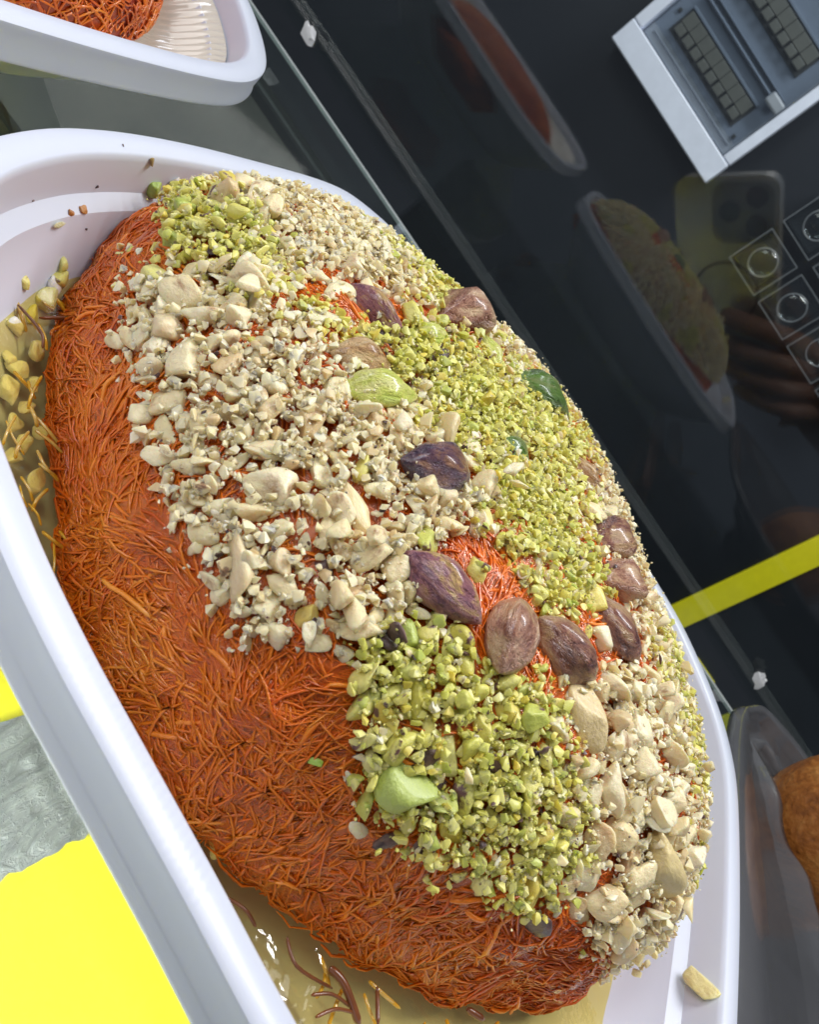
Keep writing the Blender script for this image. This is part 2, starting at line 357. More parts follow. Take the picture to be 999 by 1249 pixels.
# clear ribbed insert in the second tray
a = NT('cream_liner'); c = a.coord(); a.bsdf(a.mix(a.noise(c, 50), (.60, .55, .46), (.78, .73, .63)), .15, coat=1, coat_r=.05); LINER = a.m
RF = catmull(CTRL, 30)
for _ in range(20): RF = (np.roll(RF, 1, 0) + 2 * RF + np.roll(RF, -1, 0)) / 4
arc = np.cumsum(np.linalg.norm(RF - np.roll(RF, 1, 0), axis=1)); arc *= 2 * math.pi * round(arc[-1] / .0030) / arc[-1]; lr = []
for d, z, am in ((.0058, .0310, 0), (.0075, .0296, .2), (.0095, .0268, .5), (.0120, .0235, .6), (.0155, .0205, .6), (.0200, .0185, .5), (.026, .0172, .25), (.036, .0168, 0), (.055, .0168, 0)):
    P = TC + (RF - TC) * (1 - (d + am * .0008 * np.sin(arc)) / .082)[:, None]; lr.append([(x, y, z + am * .0006 * math.cos(q)) for (x, y), q in zip(P, arc)])
v, f = loft(lr, False, True); link('ribbed_liner', pmesh('ribbed_liner', v, f), LINER, t2)

# syrup pool
ring = [(x, y, .0212) for x, y in tray_ring(.0127)]; gv = []; gf = []
cen = np.array([TC[0], TC[1]]); K = len(ring)
for k in range(14):
    s = 1 - k / 14
    for x, y, z in ring: gv.append((cen[0] + (x - cen[0]) * s, cen[1] + (y - cen[1]) * s, z + .0005 * noise.noise(Vector((x * s * 90, y * s * 90, 0)))))
for k in range(13):
    for j in range(K): gf.append((k*K+j, (k+1)*K+j, (k+1)*K+(j+1) % K, k*K+(j+1) % K))
sy = link('syrup', pmesh('syrup', gv, gf), SYRUP); tag(sy, 'amber sugar syrup pooled in the white tray around the pastry', 'syrup', kind='stuff')

# ------------------------------------------------------------------ pastry dome
PC = (.0174, .1229, .0688, .0566, .0476, .0085, .6281, -.3451, .0462, -.0307, .0102, .05)
cx, cy, aa, bb_, cc_, z0_, qq, rot, c3, s3, c4, s4 = PC; cr, sr = math.cos(rot), math.sin(rot)
def mod(th): return 1 + .12*np.exp(-(((th + 1.62 + np.pi) % (2*np.pi) - np.pi) / .68)**2) + c3*np.cos(3*th) + s3*np.sin(3*th) + c4*np.cos(4*th) + s4*np.sin(4*th)
def to_local(P):
    P = np.asarray(P); x = P[..., 0] - cx; y = P[..., 1] - cy
    return np.stack([x*cr + y*sr, -x*sr + y*cr, P[..., 2] - z0_], -1)
def to_world(L): return np.stack([cx + L[..., 0]*cr - L[..., 1]*sr, cy + L[..., 0]*sr + L[..., 1]*cr, z0_ + L[..., 2]], -1)
def implicit(P):
    L = to_local(P); th = np.arctan2(L[..., 1] / bb_, L[..., 0] / aa); rho = np.hypot(L[..., 0] / aa, L[..., 1] / bb_) / mod(th)
    return (rho ** (2 / qq) + np.maximum(L[..., 2] / cc_, 0) ** (2 / qq)) ** (qq / 2)
def project(P):
    s = implicit(P); L = to_local(P) / s[..., None]; return to_world(L)
def normal(P):
    e = 4e-4; g = np.stack([implicit(P + np.array(d) * e) - implicit(P - np.array(d) * e) for d in ((1, 0, 0), (0, 1, 0), (0, 0, 1))], -1)
    return g / np.maximum(np.linalg.norm(g, axis=-1, keepdims=True), 1e-9)
def hit(px, py):
    d = ray(px, py); d = d / np.linalg.norm(d); t = np.linspace(.03, .4, 1500); P = CAMP + t[:, None] * d
    ins = (implicit(P) < 1) & (P[:, 2] > z0_)
    if not ins.any(): return None
    i = ins.argmax(); lo, hi = t[i-1], t[i]
    for _ in range(20):
        m = (lo + hi) / 2; p = CAMP + m * d
        if implicit(p[None])[0] < 1: hi = m
        else: lo = m
    return CAMP + hi * d
NT_, NP_ = 420, 90
th = np.linspace(0, 2*np.pi, NT_, endpoint=False); dv = []
for ph in np.linspace(0, np.pi/2*.985, NP_):
    x = aa*mod(th)*np.cos(ph)**qq*np.cos(th); y = bb_*mod(th)*np.cos(ph)**qq*np.sin(th); z = np.full_like(x, cc_*np.sin(ph)**qq)
    dv.append(to_world(np.stack([x, y, z], -1)))
def disp(P): return np.array([.0017 * noise.noise(Vector(p) * 70) + .0010 * noise.noise(Vector(p) * 190 + Vector((5, 1, 3))) + .0005 * noise.noise(Vector(p) * 520) for p in P])
dv = np.concatenate(dv); dn = normal(dv); DSP = disp(dv)
dv2 = dv + dn * (DSP - .0003)[:, None]; lowm = dv2[:, 2] < .0200
def tuck(V):
    lm = np.clip((.0205 - V[:, 2]) / .006, 0, 1); V[:, 2] = np.maximum(V[:, 2], .0155); V[:, :2] += (np.array([cx, cy]) - V[:, :2]) * (.10 * lm)[:, None]; return V
dv2 = tuck(dv2)
df = []
for i in range(NP_ - 1):
    for j in range(NT_): df.append((i*NT_+j, i*NT_+(j+1) % NT_, (i+1)*NT_+(j+1) % NT_, (i+1)*NT_+j))
df.append(tuple((NP_-1)*NT_+j for j in range(NT_)))
kun = empty('shredded_pastry', (cx, cy, .005)); tag(kun, 'domed orange shredded pastry soaked in syrup under chopped nuts', 'pastry')
KO = Matrix.Translation((-cx, -cy, -.005))
def kpart(name, me, mat):
    o = link(name, me, mat, kun); o.matrix_parent_inverse = KO; return o
me = pmesh('pastry_body', dv2, df); kpart('pastry_body', me, BODY)

def tubes(paths, radii, tints, sides=5):
    V = []; F = []; T = []; base = 0
    ang = np.linspace(0, 2*np.pi, sides, endpoint=False)
    for P, r, t in zip(paths, radii, tints):
        k = len(P); tg = np.gradient(P, axis=0); tg /= np.maximum(np.linalg.norm(tg, axis=1, keepdims=True), 1e-9)
        a0 = np.cross(tg, (.31, .2, .93)); a0 /= np.maximum(np.linalg.norm(a0, axis=1, keepdims=True), 1e-9); b0 = np.cross(tg, a0)
        rr = r * np.ones(k); rr[0] *= .55; rr[-1] *= .5
        ringp = P[:, None] + rr[:, None, None] * (a0[:, None] * np.cos(ang)[None, :, None] + b0[:, None] * np.sin(ang)[None, :, None])
        V.append(ringp.reshape(-1, 3)); T.append(np.full(k * sides, t))
        for i in range(k - 1):
            for j in range(sides): F.append((base+i*sides+j, base+i*sides+(j+1) % sides, base+(i+1)*sides+(j+1) % sides, base+(i+1)*sides+j))
        F.append(tuple(base + j for j in range(sides))); F.append(tuple(base + (k-1)*sides + j for j in range(sides)))
        base += k * sides
    return np.concatenate(V), F, np.concatenate(T)
def tint_attr(me, t):
    at = me.attributes.new('tint', 'FLOAT', 'POINT'); at.data.foreach_set('value', np.asarray(t, dtype=np.float32))
# area-weighted surface samples
tri = np.array([(f[0], f[1], f[2]) for f in df[:-1]] + [(f[0], f[2], f[3]) for f in df[:-1]] + [(df[-1][0], df[-1][i], df[-1][i+1]) for i in range(1, NT_-1)])
ar = np.linalg.norm(np.cross(dv[tri[:, 1]] - dv[tri[:, 0]], dv[tri[:, 2]] - dv[tri[:, 0]]), axis=1)
def sample(N):
    k = rng.choice(len(tri), N, p=ar / ar.sum()); u = rng.random((N, 2)); s = u.sum(1) > 1; u[s] = 1 - u[s]
    A, B, Cc = dv[tri[k, 0]], dv[tri[k, 1]], dv[tri[k, 2]]; return A + (B - A) * u[:, :1] + (Cc - A) * u[:, 1:]
def strands(N, lmin, lmax, r0, r1, lift, proj_=project, nrm=normal, pts=None, steps=8):
    P = sample(N) if pts is None else pts; N = len(P); nn = nrm(P)
    ang = np.array([2.6 * noise.noise(Vector(p) * 38) + 1.7 * noise.noise(Vector(p) * 90 + Vector((9, 2, 4))) for p in P]) + rng.normal(size=N) * .5
    e1 = np.cross(nn, (0, 0, 1.)); e1 /= np.maximum(np.linalg.norm(e1, axis=1, keepdims=True), 1e-6); e2 = np.cross(nn, e1)
    d = e1 * np.cos(ang)[:, None] + e2 * np.sin(ang)[:, None]
    L = lmin + (lmax - lmin) * rng.random(N) ** 1.7; curv = rng.normal(size=N) * .16; h0 = rng.random(N) * lift - .00035
    bow = rng.random(N) ** 3 * lift * 1.5; path = []; curv = curv * (.45 if N < 1000 else 1)
    cur = P.copy(); dcurv = rng.normal(size=N) * (.03 if N < 1000 else .06)
    for k in range(steps):
        nn = nrm(cur); t = k / (steps - 1); hh = h0 + bow * math.sin(math.pi * t)
        path.append(cur + nn * (hh + disp(cur))[:, None])
        d = d - nn * (d * nn).sum(1, keepdims=True); d /= np.maximum(np.linalg.norm(d, axis=1, keepdims=True), 1e-9)
        side = np.cross(nn, d); d = d * np.cos(curv)[:, None] + side * np.sin(curv)[:, None]; curv = curv + dcurv
        nx = proj_(cur + d * (L / (steps - 1))[:, None]); nx[:, 2] = np.maximum(nx[:, 2], .0190); cur = nx
    path = np.stack(path, 1); return [path[i] for i in range(N)], r0 + (r1 - r0) * rng.random(N), h0, L
# ------------------------------------------------------------------ nut piece meshes
def chunk(seed, sub=2, cuts=4, el=(1, .8, .62), rough=.16, sm=2):
    rs = random.Random(seed); bm = bmesh.new(); bmesh.ops.create_icosphere(bm, subdivisions=sub, radius=.5)
    off = Vector((rs.uniform(-9, 9), rs.uniform(-9, 9), rs.uniform(-9, 9)))
    pl = []
    for _ in range(cuts):
        d = Vector((rs.gauss(0, 1), rs.gauss(0, 1), rs.gauss(0, 1))).normalized(); pl.append((d, rs.uniform(.17, .34)))
    for v in bm.verts:
        v.co *= 1 + rough * 2 * noise.noise(v.co * 2.1 + off)
        for d, h in pl:
            s = v.co.dot(d)
            if s > h: v.co -= d * (s - h)
        v.co += v.co.normalized() * rough * .22 * noise.noise(v.co * 6 + off)
        v.co = Vector((v.co.x * el[0], v.co.y * el[1], v.co.z * el[2]))
    if sub > 1:
        for _ in range(sm): bmesh.ops.smooth_vert(bm, verts=bm.verts[:], factor=.5, use_axis_x=True, use_axis_y=True, use_axis_z=True)
    mx = max(abs(v.co.x) for v in bm.verts) * 2
    for v in bm.verts: v.co /= mx
    me = bpy.data.meshes.new('nut_piece'); bm.to_mesh(me); bm.free(); me.polygons.foreach_set('use_smooth', [True] * len(me.polygons)); return me
rs = random.Random(3)
CR = [chunk(100 + i, 3, rs.randint(4, 9), (1, rs.uniform(.50, .92), rs.uniform(.45, .75)), rs.uniform(.22, .40)) for i in range(28)]
GR = [chunk(200 + i, 3, rs.randint(4, 8), (1, rs.uniform(.50, .9), rs.uniform(.5, .8)), rs.uniform(.18, .34)) for i in range(24)]
SK = [chunk(300 + i, 2, 3, (1, rs.uniform(.4, .8), .22), .5, 1) for i in range(8)]
for m in CR: m.materials.append(CREAM)
for m in GR: m.materials.append(GREEN)
for m in SK: m.materials.append(SKIN)

def inpoly(P, poly):
    x, y = P[:, 0], P[:, 1]; ins = np.zeros(len(P), bool); q = np.array(poly, float)
    for i in range(len(q)):
        (x1, y1), (x2, y2) = q[i-1], q[i]
        if y1 == y2: continue
        c = ((y1 > y) != (y2 > y)) & (x < (x2-x1)*(y-y1)/(y2-y1)+x1); ins ^= c
    return ins
Z_CREAM = [[(180, 345), (172, 420), (185, 500), (212, 565), (228, 650), (268, 700), (290, 765), (335, 772), (380, 762), (435, 772), (470, 745), (505, 720), (505, 670), (560, 640), (588, 640), (575, 595), (530, 560), (500, 510), (430, 470), (405, 405), (340, 360), (260, 340)],
           [(270, 212), (300, 205), (390, 228), (450, 260), (490, 310), (535, 370), (500, 372), (455, 345), (415, 350), (400, 395), (350, 345), (320, 275), (280, 250)],
           [(590, 395), (625, 420), (650, 470), (620, 460), (590, 430)],
           [(700, 545), (740, 610), (800, 660), (812, 740), (785, 800), (835, 850), (840, 960), (848, 1050), (800, 1150), (765, 1165), (715, 1120), (695, 1050), (705, 950), (680, 860), (740, 810), (790, 740), (770, 690), (715, 650), (690, 600)]]
Z_GREEN = [[(215, 250), (250, 235), (290, 250), (325, 290), (352, 350), (400, 395), (425, 440), (395, 430), (350, 385), (300, 355), (245, 330), (205, 290)],
           [(410, 395), (470, 410), (540, 400), (600, 430), (640, 470), (700, 530), (712, 600), (700, 660), (725, 705), (700, 755), (640, 745), (600, 700), (580, 665), (590, 610), (565, 560), (520, 530), (500, 480), (440, 460)],
           [(430, 250), (480, 285), (540, 345), (560, 385), (520, 370), (480, 320)],
           [(430, 790), (470, 750), (530, 765), (580, 810), (640, 815), (685, 860), (702, 950), (700, 1045), (655, 1110), (610, 1085), (560, 1045), (510, 1040), (465, 990), (440, 930), (450, 860)],
           [(815, 750), (845, 830), (858, 930), (850, 1000), (838, 940), (830, 860), (790, 800)]]
Z_BARE = [[(560, 650), (600, 660), (640, 735), (600, 740), (585, 810), (550, 790), (545, 770), (590, 730), (575, 690)]]
Z_FINE = [[(300, 380), (420, 400), (440, 470), (380, 520), (300, 480), (270, 420)], [(380, 225), (500, 310), (500, 360), (400, 330), (330, 270)]]
N0 = 90000; SP = sample(N0); SNn = normal(SP); PX = proj(SP); FC = ((CAMP - SP) * SNn).sum(1) / np.linalg.norm(CAMP - SP, axis=1); VIS = FC > 0
PXj = PX + rng.normal(size=PX.shape) * 13
zc = np.zeros(N0, bool); zg = np.zeros(N0, bool); zb = np.zeros(N0, bool); zf = np.zeros(N0, bool)
for q in Z_CREAM: zc |= inpoly(PXj, q)
for q in Z_GREEN: zg |= inpoly(PXj, q)
for q in Z_BARE: zb |= inpoly(PX, q)
for q in Z_FINE: zf |= inpoly(PXj, q)
nz = np.array([noise.noise(Vector(p) * 60) for p in SP])
zc = np.where(VIS, zc & ~zg, (SP[:, 2] > .034) & (nz > -.38) & (FC > -.8)); zg = np.where(VIS, zg, (SP[:, 2] > .034) & (nz <= -.38) & (FC > -.8)); zc &= ~zb; zg &= ~zb
fine3 = inpoly(PX, Z_GREEN[1])

# ------------------------------------------------------------------ pastry strands on the bare pastry
bare = np.nonzero(~(zc | zg) & (SP[:, 2] > .0195))[0]
edge_ = np.nonzero((zc | zg) & VIS)[0]
idx = np.concatenate([rng.choice(bare, 40000), rng.choice(edge_, 6500)])
paths, rad, h0, L = strands(0, .0025, .0095, .00012, .00023, .00040, pts=SP[idx], steps=5)
tt = np.clip(.42 + rng.normal(size=len(paths)) * .08 + h0 * 260, .08, 1.0)
v, f, t = tubes(paths, rad, tt, 3); me = pmesh('pastry_strands', v, f); tint_attr(me, t); o = kpart('pastry_strands', me, STRAND); o['kind'] = 'stuff'
# larger loose strands that can be picked out
paths, rad, h0, L = strands(0, .004, .010, .00022, .00036, .0005, pts=SP[rng.choice(bare[VIS[bare]], 170)])
for P, r in zip(paths, rad):
    v, f, t = tubes([P], [r], [.5 + .28 * random.random()], 6); me = pmesh('pastry_strand', v, f); tint_attr(me, t); kpart('pastry_strand', me, STRAND)
# wet glaze filling the gaps between the strands
a = NT('orange_glaze'); c = a.coord(); nb = a.bump(a.math('ADD', a.noise(c, 900, 4, .6), a.math('MULTIPLY', a.noise(c, 260, 3), 1.2)), .5, .0008); a.thin((1, .86, .62), 1.42, .06, nb, (1, .92, .84)); GLZ = a.m
th_ = a.out.inputs[0].links[0].from_socket; pb = a.bsdf(a.ramp(a.noise(c, 26, 4, .6), [(.3, (.50, .060, .003)), (.55, (.80, .16, .006)), (.75, (.90, .27, .015))]), .16, nb, sss=.5, rad=(.002, .0008, .0003), coat=.3, coat_r=.05)   # cloudy syrup film
mx_ = a.n('ShaderNodeMixShader'); a.l(a.ramp(a.noise(c, 150, 4, .6), [(.35, (.06, .06, .06)), (.7, (.46, .46, .46))]), mx_.inputs[0]); a.l(th_, mx_.inputs[1]); a.l(pb.outputs[0], mx_.inputs[2]); a.l(mx_.outputs[0], a.out.inputs[0])
gz = dv + dn * (DSP + .00017 + .00016 * np.array([noise.noise(Vector(p) * 240) for p in dv]))[:, None]
kpart('syrup_glaze', pmesh('syrup_glaze', tuck(gz), df), GLZ)

pieces = []           # (pos, normal, size, kind, extra)
grid = {}; CELL = .008
def free(p, s, k):
    g = tuple((p // CELL).astype(int))
    for dx in (-1, 0, 1):
        for dy in (-1, 0, 1):
            for dz in (-1, 0, 1):
                for (q, t) in grid.get((g[0]+dx, g[1]+dy, g[2]+dz), ()):
                    if np.dot(p - q, p - q) < (k * (s + t)) ** 2: return False
    return True
def occupy(p, s): grid.setdefault(tuple((p // CELL).astype(int)), []).append((p, s))

# ---- whole kernels
def kernel(seed, w=.50, hgt=.46):
    rs = random.Random(seed); off = Vector((seed * 3.1, 0, 0)); K, k = 26, 22; v = []; f = []
    for i in range(K + 1):
        t = i / K; r = (math.sin(math.pi * min(1, max(0, t))) ** .74) * (1.06 - .30 * t + .05 * math.sin(3 * t))
        for j in range(k):
            p = 2 * math.pi * j / k; keel = 1 + .20 * max(0, math.cos(p - .4)) ** 5 - .05 * math.cos(2 * p) + .04 * math.cos(5 * p + seed)
            q = Vector((t - .5, .5 * w * r * keel * math.sin(p), .5 * hgt * r * keel * math.cos(p)))
            q.z += .05 * math.sin(math.pi * t)
            q += Vector((0, q.y, q.z)) * (.20 * noise.noise(Vector((q.x * 2, q.y * 6, q.z * 6)) + off) + .07 * noise.noise(Vector((q.x * 5, q.y * 16, q.z * 16)) + off))
            v.append(q)
    for i in range(K):
        for j in range(k): f.append((i*k+j, (i+1)*k+j, (i+1)*k+(j+1) % k, i*k+(j+1) % k))
    return pmesh('pistachio', v, f)
def frame(px0, px1, off_k=.35, base=hit, cap=1.12):
    c = ((px0[0] + px1[0]) / 2, (px0[1] + px1[1]) / 2); p = base(*c)
    if p is None: return None
    n = normal(p[None])[0] if base is hit else np.array([0, 0, 1.])
    def tp(q):
        d = ray(*q); k = ((p - CAMP) @ n) / (d @ n); return CAMP + d * k
    ax = tp(px1) - tp(px0); ln = np.linalg.norm(ax); ln = min(ln, np.hypot(px1[0]-px0[0], px1[1]-px0[1]) / FPX * np.linalg.norm(p - CAMP) * cap)
    ax /= np.linalg.norm(ax); bx = np.cross(n, ax)
    return p, n, ax, bx, ln
KER = [((425, 350), (497, 417), K_PURPLE, .46, 'whole purple brown pistachio beside the pale fine crumbs'),
       ((603, 402), (523, 376), K_PINK, .60, 'pinkish brown pistachio at the far rim of the nut topping'),
       ((402, 434), (480, 446), K_TAN, .52, 'tan brown nut half touching the bright green kernel'),
       ((418, 470), (508, 488), K_GREEN, .48, 'bright light green pistachio kernel without skin'),
       ((573, 582), (489, 562), K_DARK, .60, 'dark blackish purple pistachio lying on cream pieces'),
       ((626, 458), (688, 512), K_DKGREEN, .46, 'dark green pistachio kernel at the edge above the glass'),
       ((497, 672), (584, 762), K_PURPLE, .50, 'large purple and gold pistachio next to the bare orange gap'),
       ((604, 820), (640, 726), K_PINK, .62, 'wide wrinkled pinkish pistachio beside the bare orange gap'),
       ((652, 756), (727, 838), K_MIX, .52, 'dark brown pistachio leaning beside the wide wrinkled one'),
       ((772, 812), (716, 716), K_MIX, .50, 'reddish brown pistachio with a green tip'),
       ((712, 655), (779, 669), K_MIX, .62, 'mauve pistachio sitting highest near the far cream nuts'),
       ((730, 700), (787, 728), K_PINK, .66, 'small pale mauve pistachio tucked under the mauve one'),
       ((728, 606), (690, 553), K_TAN, .50, 'tan curved nut at the edge of the pistachio crumbs'),
       ((604, 538), (647, 570), K_DKGREEN, .50, 'small green and black nut fragment within the pistachio crumbs'),
       ((580, 408), (612, 462), K_GREEN, .42, 'yellow green pistachio sliver below the pinkish pistachio'),
       ((500, 402), (548, 420), K_GREEN, .42, 'thin lime green sliver between the purple and pinkish pistachios')]
for i, (p0, p1, mt, w, lab) in enumerate(KER):
    fr = frame(p0, p1, cap=1.4)
    if fr is None: continue
    p, n, ax, bx, ln = fr; w *= .93; me = kernel(11 + i * 7, w, w * .84); o = link('pistachio', me, mt)
    pos = p + n * (ln * w * .30)
    M4 = Matrix(np.stack([ax, bx, n], 1).tolist()).to_4x4(); tilt = Matrix.Rotation(random.uniform(-.15, .15), 4, 'Y') @ Matrix.Rotation(random.uniform(-.7, .7), 4, 'X')
    # the piece seen in the picture stands above the surface: pull it back along the view ray
    d = p - CAMP; pos = p - d / np.linalg.norm(d) * ln * w * .36
    o.matrix_world = Matrix.Translation(pos.tolist()) @ M4 @ tilt @ Matrix.Scale(ln, 4)
    tag(o, lab, 'pistachio', 'whole pistachios on the pastry')
    for s in (-.25, 0, .25): occupy(p + ax * ln * s, ln * w * .8)
    if 'green tip' in lab:
        tip = link('green_tip', chunk(999, 2, 2, (1, .9, .8), .1), K_GREEN, o); tip.matrix_parent_inverse = Matrix.Identity(4)
        tip.location = (.44, 0, .04); tip.scale = (.22, .22, .22)
# ---- named large pieces: centre px, long px, short px, angle of long axis in the picture (deg, down positive)
HERO = [(187, 337, 46, 36, -12, 'g', 'flat pale yellow pistachio chunk at the edge of the nuts, away from other greens', (.70, .66, .22)),
        (231, 336, 40, 38, 60, 'c', 'rounded cream nut chunk beside the flat pale yellow chunk', None),
        (243, 272, 30, 24, 40, 'g', 'light green pistachio cube in the small green patch near the pastry end', None),
        (262, 257, 42, 22, 28, 'g', 'long lime pistachio piece in the small green patch near the pastry end', None),
        (250, 303, 38, 18, 25, 's', 'dark purple nut skin curl in the small green patch', None),
        (335, 598, 78, 52, 4, 'c', 'largest smooth cream nut half in the wide cream patch', None),
        (326, 551, 62, 34, -12, 'c', 'angular pale nut slab lying against the largest cream half', None),
        (390, 582, 42, 38, 60, 'c', 'squarish cream nut block next to the largest cream half', None),
        (437, 622, 86, 40, 68, 'c', 'long upright cream nut sliver in the wide cream patch', None),
        (246, 651, 44, 30, 8, 'c', 'small oval cream nut alone on the lower edge of the cream patch', None),
        (270, 618, 42, 28, -14, 'c', 'white chipped nut piece just above the small oval one', None),
        (296, 690, 82, 42, 78, 'c', 'bulbous cream nut hanging over the orange pastry', None),
        (342, 716, 62, 36, 22, 'c', 'thick cream nut lying crosswise beside the bulbous one', None),
        (376, 748, 44, 36, -30, 'c', 'yellowish nut block at the bottom of the cream patch', (.74, .58, .16)),
        (210, 489, 54, 36, -12, 'c', 'rounded cream nut on the left border of the cream patch', None),
        (203, 525, 48, 26, 50, 'c', 'jagged pale nut flake below the rounded border nut', None),
        (710, 880, 96, 56, 80, 'c', 'very large yellowish cream nut chunk beneath the leaning brown pistachio', (.70, .56, .30)),
        (500, 956, 80, 60, 10, 'g', 'largest angular light green pistachio chunk', (.42, .50, .11)),
        (547, 912, 72, 36, 84, 'g', 'tall olive pistachio block above the largest green chunk', None),
        (563, 968, 62, 32, -82, 'g', 'pale yellow pistachio wedge beside the largest green chunk', None),
        (549, 1010, 40, 38, 0, 'g', 'yellow pistachio cube below the largest green chunk', (.66, .54, .07)),
        (515, 920, 44, 36, 30, 's', 'clump of dark purple nut skin above the largest green chunk', None),
        (603, 933, 36, 24, 0, 's', 'shiny dark purple skin flake in the big pistachio patch', None),
        (495, 778, 42, 34, 70, 'g', 'soft lime green chunk at the top of the big pistachio patch', (.46, .54, .11)),
        (648, 1085, 58, 28, 85, 'g', 'slim pistachio piece hanging lowest over the orange pastry', None),
        (740, 965, 70, 36, 80, 'c', 'smooth long cream nut next to the big pistachio patch', None),
        (800, 1060, 90, 34, 70, 'c', 'slender yellowish nut sliver near the tray side', (.72, .58, .28)),
        (710, 1106, 48, 32, 70, 'c', 'oval cream nut sitting alone above the bare lower pastry', None),
        (722, 1062, 60, 40, 0, 'c', 'dull cream nut above the lonely oval one', None),
        (775, 1095, 46, 40, 40, 'c', 'tan yellow nut block near the lower end of the topping', None),
        (395, 695, 30, 22, 60, 's', 'blackish purple skin shard inside the cream patch', None),
        (378, 368, 38, 30, -20, 'g', 'round lime pistachio knob between pale crumbs', (.44, .50, .10)),
        (826, 828, 48, 26, 75, 'g', 'soft green pistachio lump on the steep far side', (.36, .46, .10)),
        (592, 634, 46, 22, 80, 'g', 'pale yellow wedge beside the bare orange gap', (.72, .64, .24)),
        (640, 690, 34, 26, 70, 'g', 'plump yellow green piece above the bare orange gap', None),
        (384, 929, 20, 14, 10, 'g', 'tiny bright green crumb alone on the bare orange pastry', (.36, .55, .08))]
tone_cache = {}
def toned(base_mesh, col, kind):
    key = (kind, col)
    if key not in tone_cache:
        tone_cache[key] = nutmat('toned_nut', [(0, col), (.5, col), (1, tuple(x * .92 for x in col))], (.30, .20, .08), .66, .74, 1, (.0008, .0008, .0003))
    m = base_mesh.copy(); m.materials.clear(); m.materials.append(tone_cache[key]); return m
NAME = {'c': 'nut_piece', 'g': 'pistachio_piece', 's': 'nut_skin_flake'}; CATN = {'c': 'nut piece', 'g': 'pistachio piece', 's': 'nut skin'}
BASE = {'c': CR, 'g': GR, 's': SK}
for i, (px, py, ln_, sh_, ang, kd, lab, col) in enumerate(HERO):
    a_ = math.radians(ang); dx, dy = math.cos(a_) * ln_ / 2, math.sin(a_) * ln_ / 2; fr = frame((px - dx, py - dy), (px + dx, py + dy))
    if fr is None: continue
    p, n, ax, bx, ln = fr; m = BASE[kd][i % len(BASE[kd])]
    if col: m = toned(m, col, kd)
    ext = max(abs(v.co.y) for v in m.vertices) * 2; wd = ln * sh_ / ln_
    o = link(NAME[kd], m); d = p - CAMP; pos = p - d / np.linalg.norm(d) * wd * .2
    o.matrix_world = Matrix.Translation(pos.tolist()) @ Matrix(np.stack([ax, bx, n], 1).tolist()).to_4x4() @ Matrix.Diagonal((ln * 1.05, wd / ext * 1.05, wd * 1.25, 1))
    tag(o, lab, CATN[kd])
    for s in ((-.28, .28) if ln > 1.4 * wd else (0,)): occupy(p + ax * ln * s, wd * .9)

# ---- scattered pieces, largest first
order = rng.permutation(N0)
def scatter(mask, sizes, kfun, kind_fun, limit, pack=.40):
    cnt = 0
    for s0, s1, tries in sizes:
        idx = order[rng.integers(0, N0, tries * 12)]; idx = idx[mask[idx]][:tries]
        for i in idx:
            if cnt >= limit: return
            s = s0 + (s1 - s0) * rng.random(); 
            if kfun is not None and not kfun(i, s): continue
            if free(SP[i], s, pack): occupy(SP[i], s); kd_ = kind_fun(i); kd_ = 'c' if (kd_ == 's' and s > .0028 and zc[i]) else kd_; pieces.append((SP[i], SNn[i], s, kd_, i)); cnt += 1
px_scale = np.linalg.norm(SP - CAMP, axis=1)
rightz = inpoly(PX, Z_CREAM[3]) & VIS
scatter(zc & rightz & (FC > .25), [(.0042, .0056, 700), (.0034, .0044, 900)], None, lambda i: 'c', 90, .38)
scatter(zc, [(.0038, .0048, 1500), (.0029, .0038, 6000), (.0022, .0030, 12000), (.0018, .0027, 14000), (.0012, .0018, 12000)],
        lambda i, s: not (zf[i] and s > .0034) and (FC[i] > .2 or s < .0024), lambda i: 's' if rng.random() < .02 else ('g' if rng.random() < .015 else 'c'), 2600, .355)
scatter(zg, [(.0030, .0042, 2500), (.0023, .0031, 6000), (.0016, .0023, 12000), (.0011, .0016, 12000)],
        lambda i, s: not (fine3[i] and s > .0030) and (FC[i] > .18 or s < .0026), lambda i: 's' if rng.random() < .08 else ('c' if rng.random() < .06 else 'g'), 3600, .35)
# second layer resting on the first
nl = len(pieces); top = []
for k in rng.permutation(nl)[:int(nl * .30)]:
    p, n, s, kd, i = pieces[k]; s2 = s * (.55 + .35 * rng.random()); 
    if FC[i] > .12: top.append((p + n * s * .42 + rng.normal(size=3) * s * .25, n, s2, kd, i))
# fringe pieces rolled onto the bare pastry next to the nut zones
def near_zone(px):
    best = False
    for q in (Z_CREAM[0], Z_CREAM[3], Z_GREEN[0], Z_GREEN[3]):
        c = np.mean(q, 0); best |= inpoly(np.array([px]), [tuple(c + (np.array(w) - c) * 1.17) for w in q])[0]
    return best
fringe = []
cand = [i for i in order[:9000] if VIS[i] and not zc[i] and not zg[i]]
for i in cand:
    if len(fringe) > 130: break
    if near_zone(PX[i]):
        s = .0007 + .0016 * rng.random() ** 2.2
        if free(SP[i], s, .5): fringe.append((SP[i], SNn[i], s, 'c' if rng.random() < .7 else 'g', i)); occupy(SP[i], s)
caps = [(np.array(k[0], float), np.array(k[1], float), np.hypot(k[0][0]-k[1][0], k[0][1]-k[1][1]) * k[3] * .5, 1.06) for k in KER]
caps += [(np.array([h_[0] - math.cos(math.radians(h_[4])) * (h_[2]-h_[3]) / 2, h_[1] - math.sin(math.radians(h_[4])) * (h_[2]-h_[3]) / 2]), np.array([h_[0] + math.cos(math.radians(h_[4])) * (h_[2]-h_[3]) / 2, h_[1] + math.sin(math.radians(h_[4])) * (h_[2]-h_[3]) / 2]), h_[3] * .5, .9) for h_ in HERO]
